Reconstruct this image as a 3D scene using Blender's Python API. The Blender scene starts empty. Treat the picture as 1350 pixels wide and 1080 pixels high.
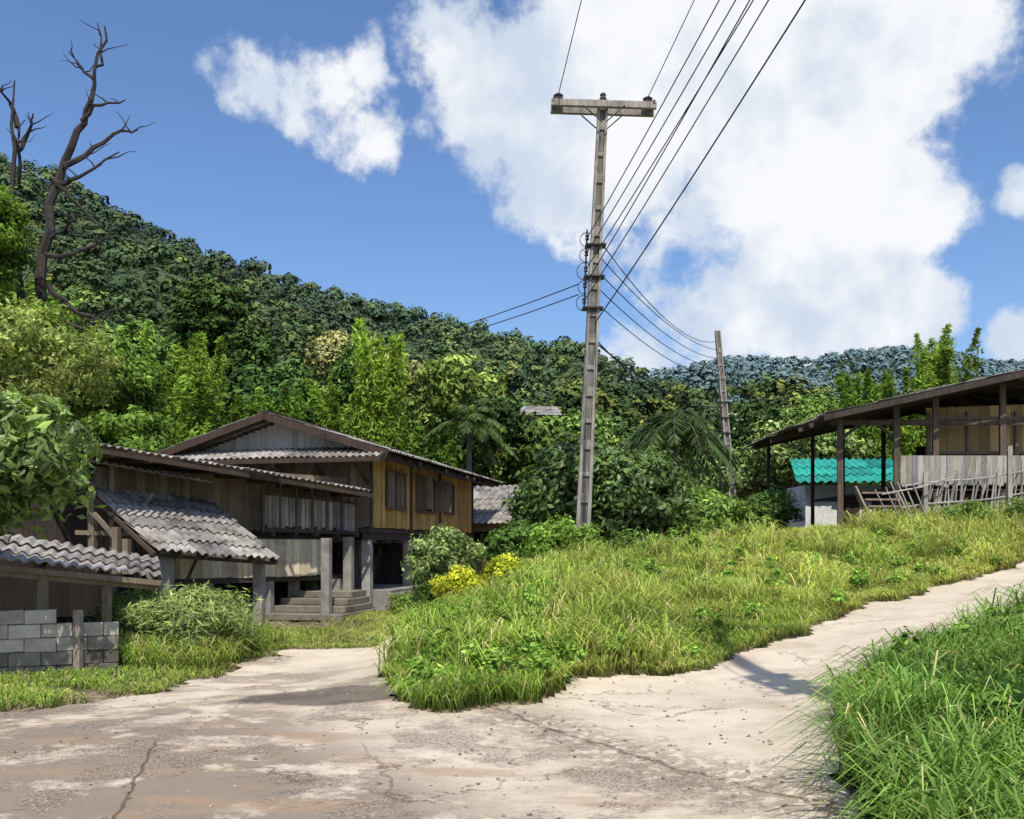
import bpy, math, numpy as np
from mathutils import Vector, Matrix
rng = np.random.default_rng(7)
R_ = rng.random
scene = bpy.context.scene
# ------------------------------------------------------------------ helpers
def np_mesh(name, V, F, mat=None, col=None, parent=None, smooth=False):
    V = np.asarray(V, dtype=np.float32); F = np.asarray(F, dtype=np.int32)
    k = F.shape[1]
    me = bpy.data.meshes.new(name)
    me.vertices.add(len(V)); me.vertices.foreach_set('co', V.ravel())
    me.loops.add(F.size); me.loops.foreach_set('vertex_index', F.ravel())
    me.polygons.add(len(F))
    me.polygons.foreach_set('loop_start', np.arange(0, F.size, k, dtype=np.int32))
    me.polygons.foreach_set('loop_total', np.full(len(F), k, dtype=np.int32))
    me.polygons.foreach_set('use_smooth', np.full(len(F), smooth, dtype=bool))
    me.update(calc_edges=True)
    if col is not None:
        a = me.color_attributes.new('Col', 'FLOAT_COLOR', 'POINT')
        c = np.ones((len(V), 4), dtype=np.float32); c[:, :3] = np.asarray(col)
        a.data.foreach_set('color', c.ravel())
    ob = bpy.data.objects.new(name, me)
    scene.collection.objects.link(ob)
    if mat: me.materials.append(mat)
    if parent: attach(ob, parent)
    return ob
def attach(ob, parent):
    ob.parent = parent
    ob.matrix_parent_inverse = Matrix.Translation(-Vector(parent.location))
def empty(name, loc):
    e = bpy.data.objects.new(name, None); e.location = loc
    e.empty_display_size = .3
    scene.collection.objects.link(e); return e
def nrm(v):
    v = np.asarray(v, float); n = np.linalg.norm(v, axis=-1, keepdims=True); return v/np.maximum(n, 1e-9)

class B:
    def __init__(s): s.v=[]; s.f=[]; s.c=[]; s.n=0
    def add(s, V, F, c=(1,1,1)):
        V=np.asarray(V,float); F=np.asarray(F,int)
        s.v.append(V); s.f.append(F+s.n); s.n+=len(V)
        cc=np.ones((len(V),3))*np.asarray(c); s.c.append(cc)
    def beam(s, p, q, w, h, c=None, up=(0,0,1), w2=None, h2=None):
        p=np.array(p,float); q=np.array(q,float); d=nrm(q-p); up=np.array(up,float)
        if abs(d@up)>.97: up=np.array((0,1,0.)) if abs(d[2])>.9 else np.array((0,0,1.))
        r=nrm(np.cross(d,up)); u=np.cross(r,d)
        w2=w if w2 is None else w2; h2=h if h2 is None else h2
        V=[]
        for P,ww,hh in ((p,w,h),(q,w2,h2)):
            for a,b in ((-1,-1),(1,-1),(1,1),(-1,1)): V.append(P+r*a*ww/2+u*b*hh/2)
        F=[(0,1,2,3),(7,6,5,4),(0,4,5,1),(1,5,6,2),(2,6,7,3),(3,7,4,0)]
        if c is None: k=.75+.45*R_(); c=(k,k*(.97+.06*R_()),k*(.94+.1*R_()))
        s.add(V,F,c)
    def post(s,x,y,z0,z1,w,c=None,ang=.2,w2=None):
        s.beam((x,y,z0),(x,y,z1),w,w,c,up=(math.sin(ang),math.cos(ang),0),w2=w2,h2=w2)
    def obj(s,name,mat,parent=None,bevel=0):
        o=np_mesh(name,np.concatenate(s.v),np.concatenate(s.f),mat,np.concatenate(s.c),parent)
        if bevel:
            m=o.modifiers.new('bev','BEVEL'); m.width=bevel; m.segments=1
        return o

def tube(b, pts, radii, seg=7, c=(1,1,1)):
    pts=np.asarray(pts,float); n=len(pts); radii=np.broadcast_to(np.asarray(radii,float),(n,))
    T=np.gradient(pts,axis=0); T=nrm(T)
    ref=np.array((0.31,0.2,.93)) if abs(T[0,2])<.85 else np.array((1,.1,0.))
    V=[]
    for i in range(n):
        r=nrm(np.cross(T[i],ref)); u=np.cross(r,T[i])
        a=np.arange(seg)/seg*2*np.pi
        V.append(pts[i]+radii[i]*(np.cos(a)[:,None]*r+np.sin(a)[:,None]*u))
    V=np.concatenate(V); F=[]
    for i in range(n-1):
        for j in range(seg):
            k=(j+1)%seg; F.append((i*seg+j,i*seg+k,(i+1)*seg+k,(i+1)*seg+j))
    b.add(V,F,c)
def wig(p,q,n=6,a=.1):
    p=np.array(p,float); q=np.array(q,float)
    t=np.linspace(0,1,n)[:,None]; P=p+(q-p)*t
    j=rng.normal(0,a,(n,3)); j[0]=0; j[-1]=0
    return P+j

# ------------------------------------------------------------------ materials
def new_mat(name):
    m=bpy.data.materials.new(name); m.use_nodes=True
    nt=m.node_tree; nt.nodes.clear(); return m,nt
class N:
    def __init__(s,nt): s.nt=nt
    def node(s,t,**k):
        n=s.nt.nodes.new(t)
        for a,b in k.items(): setattr(n,a,b)
        return n
    def set(s,inp,v):
        if hasattr(v,'node'): s.nt.links.new(v,inp)
        else: inp.default_value=v
    def math(s,op,a,b=0.,c=0.,clamp=False):
        n=s.node('ShaderNodeMath',operation=op); n.use_clamp=clamp
        s.set(n.inputs[0],a); s.set(n.inputs[1],b); s.set(n.inputs[2],c); return n.outputs[0]
    def vmath(s,op,a,b=(0,0,0)):
        n=s.node('ShaderNodeVectorMath',operation=op)
        s.set(n.inputs[0],a); s.set(n.inputs[1],b)
        return n.outputs['Value'] if op in('DISTANCE','LENGTH','DOT_PRODUCT') else n.outputs[0]
    def noise(s,vec,scale,detail=4,rough=.55,dist=0.,col=False):
        n=s.node('ShaderNodeTexNoise'); s.set(n.inputs['Vector'],vec)
        n.inputs['Scale'].default_value=scale; n.inputs['Detail'].default_value=detail
        n.inputs['Roughness'].default_value=rough; n.inputs['Distortion'].default_value=dist
        return n.outputs['Color'] if col else n.outputs['Fac']
    def ramp(s,f,a,b,o0=0.,o1=1.):
        n=s.node('ShaderNodeMapRange',interpolation_type='SMOOTHSTEP'); s.set(n.inputs[0],f)
        n.inputs[1].default_value=a; n.inputs[2].default_value=b
        n.inputs[3].default_value=o0; n.inputs[4].default_value=o1; return n.outputs[0]
    def mix(s,f,a,b,mode='MIX'):
        n=s.node('ShaderNodeMix',data_type='RGBA',blend_type=mode)
        s.set(n.inputs[0],f)
        for i,v in ((6,a),(7,b)):
            if hasattr(v,'node'): s.nt.links.new(v,n.inputs[i])
            else: n.inputs[i].default_value=(*v,1) if len(v)==3 else v
        return n.outputs[2]
    def out(s,sh):
        o=s.node('ShaderNodeOutputMaterial'); s.nt.links.new(sh,o.inputs[0])
    def bsdf(s,col,rough=.8,h=None,bump=.3,dist=.02,spec=.3):
        p=s.node('ShaderNodeBsdfPrincipled'); s.set(p.inputs['Base Color'],col if hasattr(col,'node') else (*col,1))
        s.set(p.inputs['Roughness'],rough); p.inputs['Specular IOR Level'].default_value=spec
        if h is not None:
            bn=s.node('ShaderNodeBump'); bn.inputs['Strength'].default_value=bump; bn.inputs['Distance'].default_value=dist
            s.set(bn.inputs['Height'],h); s.nt.links.new(bn.outputs[0],p.inputs['Normal'])
        return p.outputs[0]
def var_mat(name,c1,c2,dark,stretch=(1,1,1),scale=4,rough=.85,bump=.4,stain=.55,sc2=1.2,rust=None):
    m,nt=new_mat(name); n=N(nt)
    tc=n.node('ShaderNodeTexCoord').outputs['Object']
    v=n.vmath('MULTIPLY',tc,stretch)
    f=n.noise(v,scale,6,.65); g=n.noise(tc,sc2,5,.6)
    fine=n.noise(v,scale*6,4,.7)
    c=n.mix(n.ramp(f,.3,.7),c1,c2)
    c=n.mix(n.math('MULTIPLY',n.ramp(g,.45,.72),stain),c,dark)
    if rust: c=n.mix(n.ramp(n.noise(n.vmath('ADD',tc,(7,3,1)),1.7,5,.65),.52,.68,0,.6),c,rust)
    c=n.mix(n.ramp(fine,.5,.75,0,.5),c,dark)
    a=n.node('ShaderNodeAttribute',attribute_name='Col').outputs['Color']
    c=n.mix(1.,c,a,'MULTIPLY')
    n.out(n.bsdf(c,rough,n.math('ADD',f,n.math('MULTIPLY',fine,.6)),bump)); return m
def leaf_mat(name,rough=.5,trans=.35,tint=(1.25,1.3,.5),gain=1.,spec=.35,shiny=False):
    m,nt=new_mat(name); n=N(nt)
    a=n.node('ShaderNodeAttribute',attribute_name='Col').outputs['Color']
    c=n.mix(1.,a,(gain,gain,gain),'MULTIPLY')
    if shiny: p=n.bsdf(c,rough,spec=spec)
    else:
        d=n.node('ShaderNodeBsdfDiffuse'); n.set(d.inputs[0],c); p=d.outputs[0]
    if trans<=0: n.out(p); return m
    t=n.node('ShaderNodeBsdfTranslucent'); n.set(t.inputs[0],n.mix(1.,c,tint,'MULTIPLY'))
    mx=n.node('ShaderNodeMixShader'); mx.inputs[0].default_value=trans
    nt.links.new(p,mx.inputs[1]); nt.links.new(t.outputs[0],mx.inputs[2])
    n.out(mx.outputs[0]); return m
M={}
M['wood']=var_mat('weathered_wood',(.19,.15,.105),(.28,.22,.155),(.055,.042,.032),(6,6,.5),2.5)
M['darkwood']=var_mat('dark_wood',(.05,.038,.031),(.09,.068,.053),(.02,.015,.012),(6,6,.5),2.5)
M['yellow']=var_mat('ochre_planks',(.68,.42,.13),(.52,.31,.1),(.18,.11,.055),(7,7,.5),2.2,stain=.55,sc2=1.6)
M['palewood']=var_mat('bleached_planks',(.7,.62,.47),(.54,.44,.27),(.2,.14,.09),(6,6,.5),2.2)
M['bamboo']=var_mat('woven_bamboo',(.5,.35,.15),(.36,.24,.1),(.14,.09,.045),(3,3,6),6)
M['greywood']=var_mat('grey_wood',(.46,.43,.39),(.32,.29,.25),(.12,.1,.085),(5,5,.6),3)
M['roof']=var_mat('cement_roof_sheet',(.4,.375,.345),(.24,.225,.205),(.06,.052,.046),(1,1,1),3.5,rough=.9,stain=.85,sc2=2.8,rust=(.15,.11,.085))
M['teal']=var_mat('teal_roof',(.02,.34,.27),(.02,.22,.18),(.01,.1,.09),(1,1,1),3,rough=.6)
M['conc']=var_mat('concrete',(.36,.34,.31),(.25,.24,.22),(.09,.09,.08),(1,1,1),4,rough=.9,stain=.7)
M['poleconc']=var_mat('pole_concrete',(.36,.34,.31),(.2,.19,.17),(.08,.07,.06),(2,2,.5),5,rough=.9,stain=.6,sc2=2)
M['white']=var_mat('pale_siding',(.46,.46,.44),(.36,.36,.35),(.2,.19,.17),(3,3,1),3)
M['block']=var_mat('concrete_block',(.6,.55,.48),(.46,.42,.36),(.22,.19,.15),(1,1,1),6,stain=.45,sc2=2)
M['bark']=var_mat('bark',(.09,.07,.055),(.14,.12,.1),(.03,.025,.02),(4,4,1),4)
M['deadbark']=var_mat('dead_bark',(.035,.028,.026),(.06,.048,.043),(.015,.013,.012),(4,4,1),4)
M['wire']=var_mat('wire_rubber',(.02,.02,.02),(.03,.03,.03),(.015,.015,.015))
M['insul']=var_mat('insulator_ceramic',(.07,.05,.045),(.1,.08,.07),(.03,.02,.02),rough=.3)
M['leaf']=leaf_mat('leaf',.5,.28,gain=1.7); M['leafshiny']=leaf_mat('leaf_glossy',.38,.3,gain=1.5,shiny=True)
M['leaffar']=leaf_mat('leaf_far_canopy',.5,0.,gain=1.85)
M['grass']=leaf_mat('grass_blades',.5,.38,gain=1.75)
M['forest']=leaf_mat('forest_leaf',.7,0.,gain=1.55)
M['bamb']=leaf_mat('bamboo_leaf',.55,.38,gain=1.7)

# ------------------------------------------------------------------ terrain
CP=np.array([(-6,3,0),(0,3,0),(3,3,.05),(0,0,0),(-6,0,0),(5,0,.2),(-3,8,0),(-.8,8.5,0),(2,8,.02),(-6,9,-.05),(-10,12,-.1),(-6.5,13,-.12),(-4.5,16,-.18),
(-1.9,12,-.08),(-1.9,15,-.17),(-1.7,18.7,-.3),(-4,24,-.27),(-1.8,26,-.2),(-10,22,-.2),(-8,30,-.1),(-1,35,0),(-14,18,0),
(.1,9,.03),(.9,10.4,.06),(2.04,10.9,.1),(3.2,11.8,.2),(6.9,15.8,.75),(10.7,19,1.2),
(-.6,11.5,.22),(-.3,13,.4),(.2,15,.6),(1.2,14,.66),(2.4,15,.7),(.6,18,.85),(1.65,20,1.1),(1.65,22.5,1.1),(4.5,20,1.42),(4.5,16,.85),(8,21,1.65),(9,23,1.85),(12,24,2.15),(9.3,26,2.0),(14,27,2.3),
(0.6,28,.1),(4,30,.6),(11,44.6,2.16),(0,45,.6),
(5.6,10,.45),(3.6,6.5,.24),(2.2,5.3,.03),(9.5,13.6,1.02),(5,12,.42),(13,13,1.9),(14,18,1.9),(8,8,1.0),(7,12.5,.72)],float)
def _phi(r): return np.where(r>1e-9, r*r*np.log(np.maximum(r,1e-9)), 0)
_n=len(CP); _A=np.zeros((_n+3,_n+3))
_A[:_n,:_n]=_phi(np.linalg.norm(CP[:,None,:2]-CP[None,:,:2],axis=2))+np.eye(_n)*.3
_A[:_n,_n]=1; _A[:_n,_n+1:]=CP[:,:2]; _A[_n:,:_n]=_A[:_n,_n:].T
_w=np.linalg.solve(_A,np.concatenate([CP[:,2],[0,0,0]]))
def sstep(t): t=np.clip(t,0,1); return t*t*(3-2*t)
def H(x,y):
    x=np.asarray(x,float); y=np.asarray(y,float); sh=x.shape; x=x.ravel(); y=y.ravel()
    xc=np.clip(x,-18,20); yc=np.clip(y,-6,50)
    z=_w[_n]+_w[_n+1]*xc+_w[_n+2]*yc
    for i in range(_n): z=z+_w[i]*_phi(np.hypot(xc-CP[i,0],yc-CP[i,1]))
    z=np.clip(z,-.6,3)
    far=np.clip(.6+x*.06,-.5,2.5)+.075*np.clip(y-42,0,80)
    d=np.maximum.reduce([-12-x,x-15,-y-1,y-40,np.zeros_like(x)])
    m=sstep(d/9); z=z*(1-m)+far*m
    z=z+.015*np.sin(x*1.7+y*.6)*np.sin(y*1.3-x*.4)
    return z.reshape(sh)
ROAD=np.array([(-16,-5),(-16,6.5),(-9,7.6),(-4.9,9.3),(-4.35,10.6),(-4.2,12),(-4.1,14.2),(-4.0,16),(-3.4,17.2),(-2.7,19.5),(-1.9,24),(-1.2,30),(-.2,30),(-.9,24),(-1.35,19.5),(-1.6,16),(-1.55,12),(-1.35,10),(-.95,8.9),(-.6,8.65),(0.,9.0),(.8,10.3),(2.04,11),(3.2,11.9),(5,13.8),(6.9,15.8),(10.7,19.1),(17,24),(19,22),(12,16.7),(9.1,14.0),(6.6,12.0),(4.6,10.1),(3.1,8.2),(2.45,6.5),(2.0,5),(1.8,3),(1.8,-5)],float)
def inpoly(x,y,P):
    ins=np.zeros(x.shape,bool); j=len(P)-1
    for i in range(len(P)):
        xi,yi=P[i]; xj,yj=P[j]
        c=((yi>y)!=(yj>y))&(x<(xj-xi)*(y-yi)/(yj-yi+1e-12)+xi); ins^=c; j=i
    return ins
def wob(x,y): return x+.1*np.sin(y*3.1+x)+.06*np.sin(y*7.3+1)+.035*np.sin(y*17), y+.1*np.sin(x*2.7+2)+.06*np.sin(x*8.1)+.035*np.sin(x*19)
def onroad(x,y):
    a,b=wob(x,y); return inpoly(a,b,ROAD)
def axis(lo,hi,st,far):
    a=list(np.arange(lo,hi+1e-6,st)); s=st; v=hi
    while v<far: s*=1.35; v+=s; a.append(v)
    s=st; v=lo
    while v>-far: s*=1.35; v-=s; a.insert(0,v)
    return np.array(a)
gx=axis(-13,17,.15,5000); gy=axis(-3,31,.15,5000)
X,Y=np.meshgrid(gx,gy); Z=H(X,Y)
on=onroad(X,Y)
Z=Z-.05*on
bank=(~on)&(X>-13)&(X<17)&(Y>-3)&(Y<31)
Z=Z+np.where(bank,.03*np.sin(X*5.1+Y*3)*np.sin(Y*6.3-X*2)+.012*rng.normal(size=X.shape),0)
def grid_faces(ny,nx):
    i=np.arange((ny-1)*nx).reshape(ny-1,nx)[:,:-1].ravel(); return np.stack([i,i+1,i+1+nx,i+nx],1)
m,nt=new_mat('grassy_soil'); n=N(nt); tc=n.node('ShaderNodeTexCoord').outputs['Object']
f=n.noise(tc,.7,6,.6); g=n.noise(tc,9,5,.7)
c=n.mix(n.ramp(f,.36,.52),(.1,.11,.04),(.27,.2,.125)); c=n.mix(n.ramp(g,.42,.6),c,(.09,.065,.04))
n.out(n.bsdf(c,.95,g,.9,.06)); M['ground']=m
np_mesh('ground',np.stack([X,Y,Z],-1).reshape(-1,3),grid_faces(*X.shape),m,smooth=True)
# road sheet
rx=np.arange(-16,19.01,.07); ry=np.arange(-4,30,.07)
X,Y=np.meshgrid(rx,ry); on=onroad(X,Y); Z=H(X,Y)+.004
F=grid_faces(*X.shape); onf=on.ravel()[F].all(1)
V=np.stack([X,Y,Z],-1).reshape(-1,3); F=F[onf]; used=np.unique(F); mp=np.zeros(len(V),int); mp[used]=np.arange(len(used))
m,nt=new_mat('worn_concrete_road'); n=N(nt); tc=n.node('ShaderNodeTexCoord').outputs['Object']
sx=n.node('ShaderNodeSeparateXYZ'); nt.links.new(tc,sx.inputs[0]); x,y=sx.outputs[0],sx.outputs[1]
big=n.noise(tc,.45,5,.55); mid=n.noise(tc,2.3,6,.62); fine=n.noise(tc,28,5,.7); vf=n.noise(tc,110,3,.7)
c=n.mix(n.ramp(big,.35,.65),(.66,.56,.43),(.56,.47,.36))
c=n.mix(n.ramp(mid,.42,.7,0,.55),c,(.46,.375,.28))
c=n.mix(n.ramp(fine,.5,.75,0,.5),c,(.35,.28,.21))
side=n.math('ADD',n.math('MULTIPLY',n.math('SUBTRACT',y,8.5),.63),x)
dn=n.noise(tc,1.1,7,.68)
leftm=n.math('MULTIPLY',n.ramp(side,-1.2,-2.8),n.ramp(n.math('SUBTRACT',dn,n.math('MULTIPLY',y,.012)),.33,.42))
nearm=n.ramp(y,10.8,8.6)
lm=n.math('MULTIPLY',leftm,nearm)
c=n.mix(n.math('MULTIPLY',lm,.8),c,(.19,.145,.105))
rd=n.noise(n.vmath('MULTIPLY',tc,(.5,1.6,1)),1.5,7,.66)
c=n.mix(n.math('MULTIPLY',n.ramp(rd,.5,.62,0,.6),n.ramp(side,.4,-1.2)),c,(.36,.24,.15))
rd2=n.noise(n.vmath('ADD',tc,(5,9,0)),.7,7,.7)
c=n.mix(n.ramp(rd2,.53,.64,0,.4),c,(.33,.25,.17))
vo=n.node('ShaderNodeTexVoronoi'); vo.inputs['Scale'].default_value=38; nt.links.new(tc,vo.inputs['Vector'])
gm=n.math('MULTIPLY',n.ramp(n.noise(tc,.9,7,.7),.48,.58),n.ramp(side,.9,-.3))
gcol=n.mix(n.ramp(vo.outputs['Distance'],.15,.55),(.52,.45,.37),(.18,.135,.1))
c=n.mix(n.math('MULTIPLY',gm,n.ramp(fine,.3,.6,.2,.75)),c,gcol)
# damp patch
wx=n.math('DIVIDE',n.math('ADD',x,1.95),.85); wy=n.math('DIVIDE',n.math('SUBTRACT',y,9.85),.55)
wd=n.math('ADD',n.math('ADD',n.math('MULTIPLY',wx,wx),n.math('MULTIPLY',wy,wy)),n.math('MULTIPLY',dn,4.))
wet=n.ramp(wd,3.9,3.1)
c=n.mix(n.math('MULTIPLY',wet,.82),c,(.1,.075,.055))
# cracks
wv=n.vmath('ADD',tc,n.vmath('MULTIPLY',n.noise(tc,2.2,6,.7,col=True),(1.0,1.0,0)))
vc=n.node('ShaderNodeTexVoronoi',feature='DISTANCE_TO_EDGE'); vc.inputs['Scale'].default_value=.5; nt.links.new(wv,vc.inputs['Vector'])
ck=n.math('MULTIPLY',n.ramp(vc.outputs['Distance'],.007,.001),n.ramp(n.noise(tc,.6,3),.48,.55))
dd=n.math('ABSOLUTE',n.math('ADD',side,n.math('MULTIPLY',n.math('SUBTRACT',n.noise(tc,1.7,8,.75),.5),.6)))
jt=n.math('MULTIPLY',n.math('MULTIPLY',n.ramp(dd,.035,.008),n.ramp(y,9.0,8.6)),n.ramp(mid,.34,.44))
rub=n.math('MULTIPLY',n.math('MULTIPLY',n.ramp(dd,.9,.05),n.ramp(n.noise(tc,9,6,.75),.45,.55)),n.ramp(y,8.9,8.3))
l2=n.math('ABSOLUTE',n.math('ADD',n.math('ADD',x,n.math('MULTIPLY',y,.27)),n.math('MULTIPLY',n.noise(tc,3,5),.1)))
l2=n.math('ABSOLUTE',n.math('SUBTRACT',l2,.84))
j2=n.math('MULTIPLY',n.math('MULTIPLY',n.ramp(l2,.014,.005),n.ramp(y,7.6,7.2)),n.ramp(x,-1.,-1.4))
allc=n.math('MAXIMUM',n.math('MAXIMUM',n.math('MULTIPLY',ck,.8),jt),j2)
c=n.mix(n.math('MULTIPLY',rub,.65),c,(.24,.175,.12))
c=n.mix(n.math('MULTIPLY',allc,.78),c,(.11,.085,.05))
h=n.math('ADD',n.math('MULTIPLY',fine,.6),n.math('ADD',n.math('MULTIPLY',mid,1.3),n.math('MULTIPLY',vf,.35)))
h=n.math('SUBTRACT',h,n.math('MULTIPLY',n.math('MAXIMUM',allc,n.math('MULTIPLY',rub,.4)),1.4))
h=n.math('SUBTRACT',h,n.math('MULTIPLY',n.math('MULTIPLY',gm,vo.outputs['Distance']),.9))
rg=n.math('SUBTRACT',.92,n.math('MULTIPLY',wet,.45))
n.out(n.bsdf(c,rg,h,.65,.035,spec=.2))
np_mesh('concrete_road',V[used],mp[F],m,smooth=True)

# ------------------------------------------------------------------ foliage generators
def leaf_quads(C,Nn,L,W,fold=0.15):
    n=len(C); Nn=nrm(Nn); t=rng.normal(size=(n,3)); a=nrm(t-(t*Nn).sum(1,keepdims=True)*Nn)
    b=np.cross(Nn,a); L=np.broadcast_to(L,(n,))[:,None]; W=np.broadcast_to(W,(n,))[:,None]
    V=np.stack([C-a*L/2,C+b*W/2-Nn*W*fold,C+a*L/2,C-b*W/2-Nn*W*fold],1).reshape(-1,3)
    return V,np.arange(n*4).reshape(n,4)
def crown(center,Rad,nclump,nleaf,L,W,cr,base,cv=.25,shell=.45,upb=.35,droop=0.,zmin=-1.,light=(1.35,1.3,1.0)):
    d=nrm(rng.normal(size=(nclump,3))); d[:,2]=np.where(d[:,2]<zmin,-d[:,2],d[:,2])
    lob=nrm(rng.normal(size=(6,3))); am=.72+.32*np.max(np.clip(d@lob.T,0,1)**3,axis=1)
    r=(shell+(1-shell)*R_(nclump)**.6)*am
    cc=np.asarray(center)+d*r[:,None]*np.asarray(Rad)
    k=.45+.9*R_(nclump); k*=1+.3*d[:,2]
    ld=nrm(rng.normal(size=(nclump,nleaf,3))); rr=(R_((nclump,nleaf,1))**.5)
    crs=(cr*(.6+.8*R_(nclump)))[:,None,None]
    P=cc[:,None,:]+ld*rr*crs*np.array((1,1,.7))
    if droop: P[...,2]-=droop*rr[...,0]**2*crs[...,0]
    Nn=ld*.8+np.array((0,0,upb))+rng.normal(size=ld.shape)*.55+d[:,None,:]*.4
    n=nclump*nleaf; P=P.reshape(-1,3); Nn=Nn.reshape(-1,3)
    s=.65+.7*R_(n)
    V,F=leaf_quads(P,Nn,L*s,W*s)
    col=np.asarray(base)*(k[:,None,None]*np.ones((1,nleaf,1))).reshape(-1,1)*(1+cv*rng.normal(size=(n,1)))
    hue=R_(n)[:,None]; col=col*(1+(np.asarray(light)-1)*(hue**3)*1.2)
    col=np.clip(col,.004,1)
    return V,F,np.repeat(col,4,axis=0),cc
class Cat:
    def __init__(s): s.V=[];s.F=[];s.C=[];s.n=0
    def add(s,V,F,C): s.V.append(V);s.F.append(F+s.n);s.C.append(C);s.n+=len(V)
    def obj(s,name,mat,parent=None): return np_mesh(name,np.concatenate(s.V),np.concatenate(s.F),mat,np.concatenate(s.C),parent)
def gz(x,y): return float(H(np.array([x]),np.array([y]))[0])
def tree(name,x,y,zc,Rad,ncl=160,nlf=70,L=.16,W=.08,cr=.45,base=(.05,.09,.02),trunk_r=.14,mat='leaf',lobes=None,**k):
    if y>40: mat='leaffar'
    g=gz(x,y); e=empty(name,(x,y,g)); cat=Cat(); tb=B(); allc=[]
    lobes=lobes or [(0,0,0,1.)]
    for lx,ly,lz,s in lobes:
        V,F,C,cc=crown((x+lx,y+ly,zc+lz),np.array(Rad)*s,int(ncl*s*s),nlf,L,W,cr,base,**k); cat.add(V,F,C); allc.append(cc)
    allc=np.concatenate(allc)
    top=np.array((x+lobes[0][0]*.6,y,zc-.2*Rad[2])); tube(tb,wig((x,y,g-.3),top,7,trunk_r*.35),np.linspace(trunk_r,trunk_r*.5,7),8)
    for c in allc[rng.permutation(len(allc))[:14]]:
        t=.45+.5*R_(); p=np.array((x,y,g))*(1-t)+top*t
        tube(tb,wig(p,c,6,.07),np.linspace(trunk_r*.4,trunk_r*.06,6),5)
    cat.obj('crown',M[mat],e); tb.obj('trunk_and_limbs',M['bark'],e); return e
def shrub(name,x,y,zc,Rad,ncl=90,nlf=60,L=.1,W=.05,cr=.25,base=(.06,.11,.02),mat='leaf',**k):
    V,F,C,cc=crown((x,y,zc),Rad,ncl,nlf,L,W,cr,base,**k)
    cat=Cat(); cat.add(V,F,C)
    g=gz(x,y); tb=B()
    for c in cc[:10]: tube(tb,wig((x,y,g-.1),c,4,.04),np.linspace(.03,.008,4),4,(.05,.04,.03))
    cat.add(np.concatenate(tb.v),np.concatenate(tb.f),np.concatenate(tb.c))
    return cat.obj(name,M[mat])
def bamboo(name,x,y,Hh,spread,base=(.11,.19,.03),ncul=22,L=.36,W=.1,nl=820):
    g=gz(x,y); e=empty(name,(x,y,g)); tb=B(); cat=Cat()
    for i in range(ncul):
        a=R_()*6.283; s=spread*(.2+.8*R_()); h=Hh*(.55+.45*R_())
        t=np.linspace(0,1,9)[:,None]; dr=np.array((math.cos(a),math.sin(a),0))
        P=np.array((x,y,g))+dr*.35*R_()+dr*s*t**1.7+np.array((0,0,1))*h*(t-.08*t**4*(s/spread))
        tube(tb,P,np.linspace(.05,.012,9),4,(1,1,1))
        u=.15+.85*R_(nl)**.8; idx=u*8; i0=np.clip(idx.astype(int),0,7); fr=(idx-i0)[:,None]
        C=P[i0]*(1-fr)+P[i0+1]*fr
        wdt=(.75*(1-u)**.6+.16)[:,None]*Hh*.085*(.8+.5*np.sin(u*23+a*5))[:,None]
        off=nrm(rng.normal(size=(nl,3)))*R_((nl,1))**.5*wdt*1.3; off[:,2]*=.6; off[:,2]-=.25*np.hypot(off[:,0],off[:,1])
        Nn=rng.normal(size=(nl,3))*.6+np.array((0,-.2,.5))+off*.9
        V,F=leaf_quads(C+off,Nn,L*(.6+.7*R_(nl)),W*(.7+.6*R_(nl)))
        k=(.5+.75*R_())*(1+.28*rng.normal(size=(nl,1)))*(.65+.5*u[:,None])
        cat.add(V,F,np.repeat(np.clip(np.array(base)*k,.004,1),4,0))
    tb.obj('culms',M['bark'],e); cat.obj('foliage',M['bamb'],e); return e
def palm(name,x,y,zt,fl=2.2,nf=20,base=(.045,.085,.018),droopk=1.2):
    g=gz(x,y); e=empty(name,(x,y,g)); tb=B(); cat=Cat()
    tube(tb,wig((x,y,g-.2),(x,y,zt),8,.04),np.linspace(.16,.11,8),8)
    for i in range(nf):
        a=R_()*6.283; el=-.35+1.5*R_(); dr=np.array((math.cos(a)*math.cos(el),math.sin(a)*math.cos(el),math.sin(el)))
        t=np.linspace(0,1,10)[:,None]; P=np.array((x,y,zt))+dr*fl*t-np.array((0,0,1))*droopk*fl*.55*t**2
        tube(tb,P,np.linspace(.03,.008,10),4)
        nl=110; u=.12+.88*np.linspace(0,1,nl); idx=u*9; i0=np.clip(idx.astype(int),0,8); fr=(idx-i0)[:,None]
        C=P[i0]*(1-fr)+P[i0+1]*fr; T=nrm(P[i0+1]-P[i0]); sd=nrm(np.cross(T,(0,0,1.)))
        sg=np.where(np.arange(nl)%2,1,-1)[:,None]
        ax=nrm(sd*sg*.8+T*.5-np.array((0,0,.45))+rng.normal(size=(nl,3))*.12); ll=(.55*np.sin(np.pi*(.15+.8*u))+.12)[:,None]*fl/2.2
        bb=nrm(np.cross(ax,rng.normal(size=(nl,3))*.3+np.array((0,0,1.))))*.028
        V=np.stack([C,C+ax*ll*.4+bb,C+ax*ll,C+ax*ll*.4-bb],1).reshape(-1,3)
        k=.6+.7*R_(); cat.add(V,np.arange(nl*4).reshape(nl,4),np.repeat(np.array(base)*k*(1+.15*rng.normal(size=(nl,1))),4,0))
    tb.obj('trunk',M['bark'],e); cat.obj('fronds',M['leafshiny'],e); return e
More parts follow.
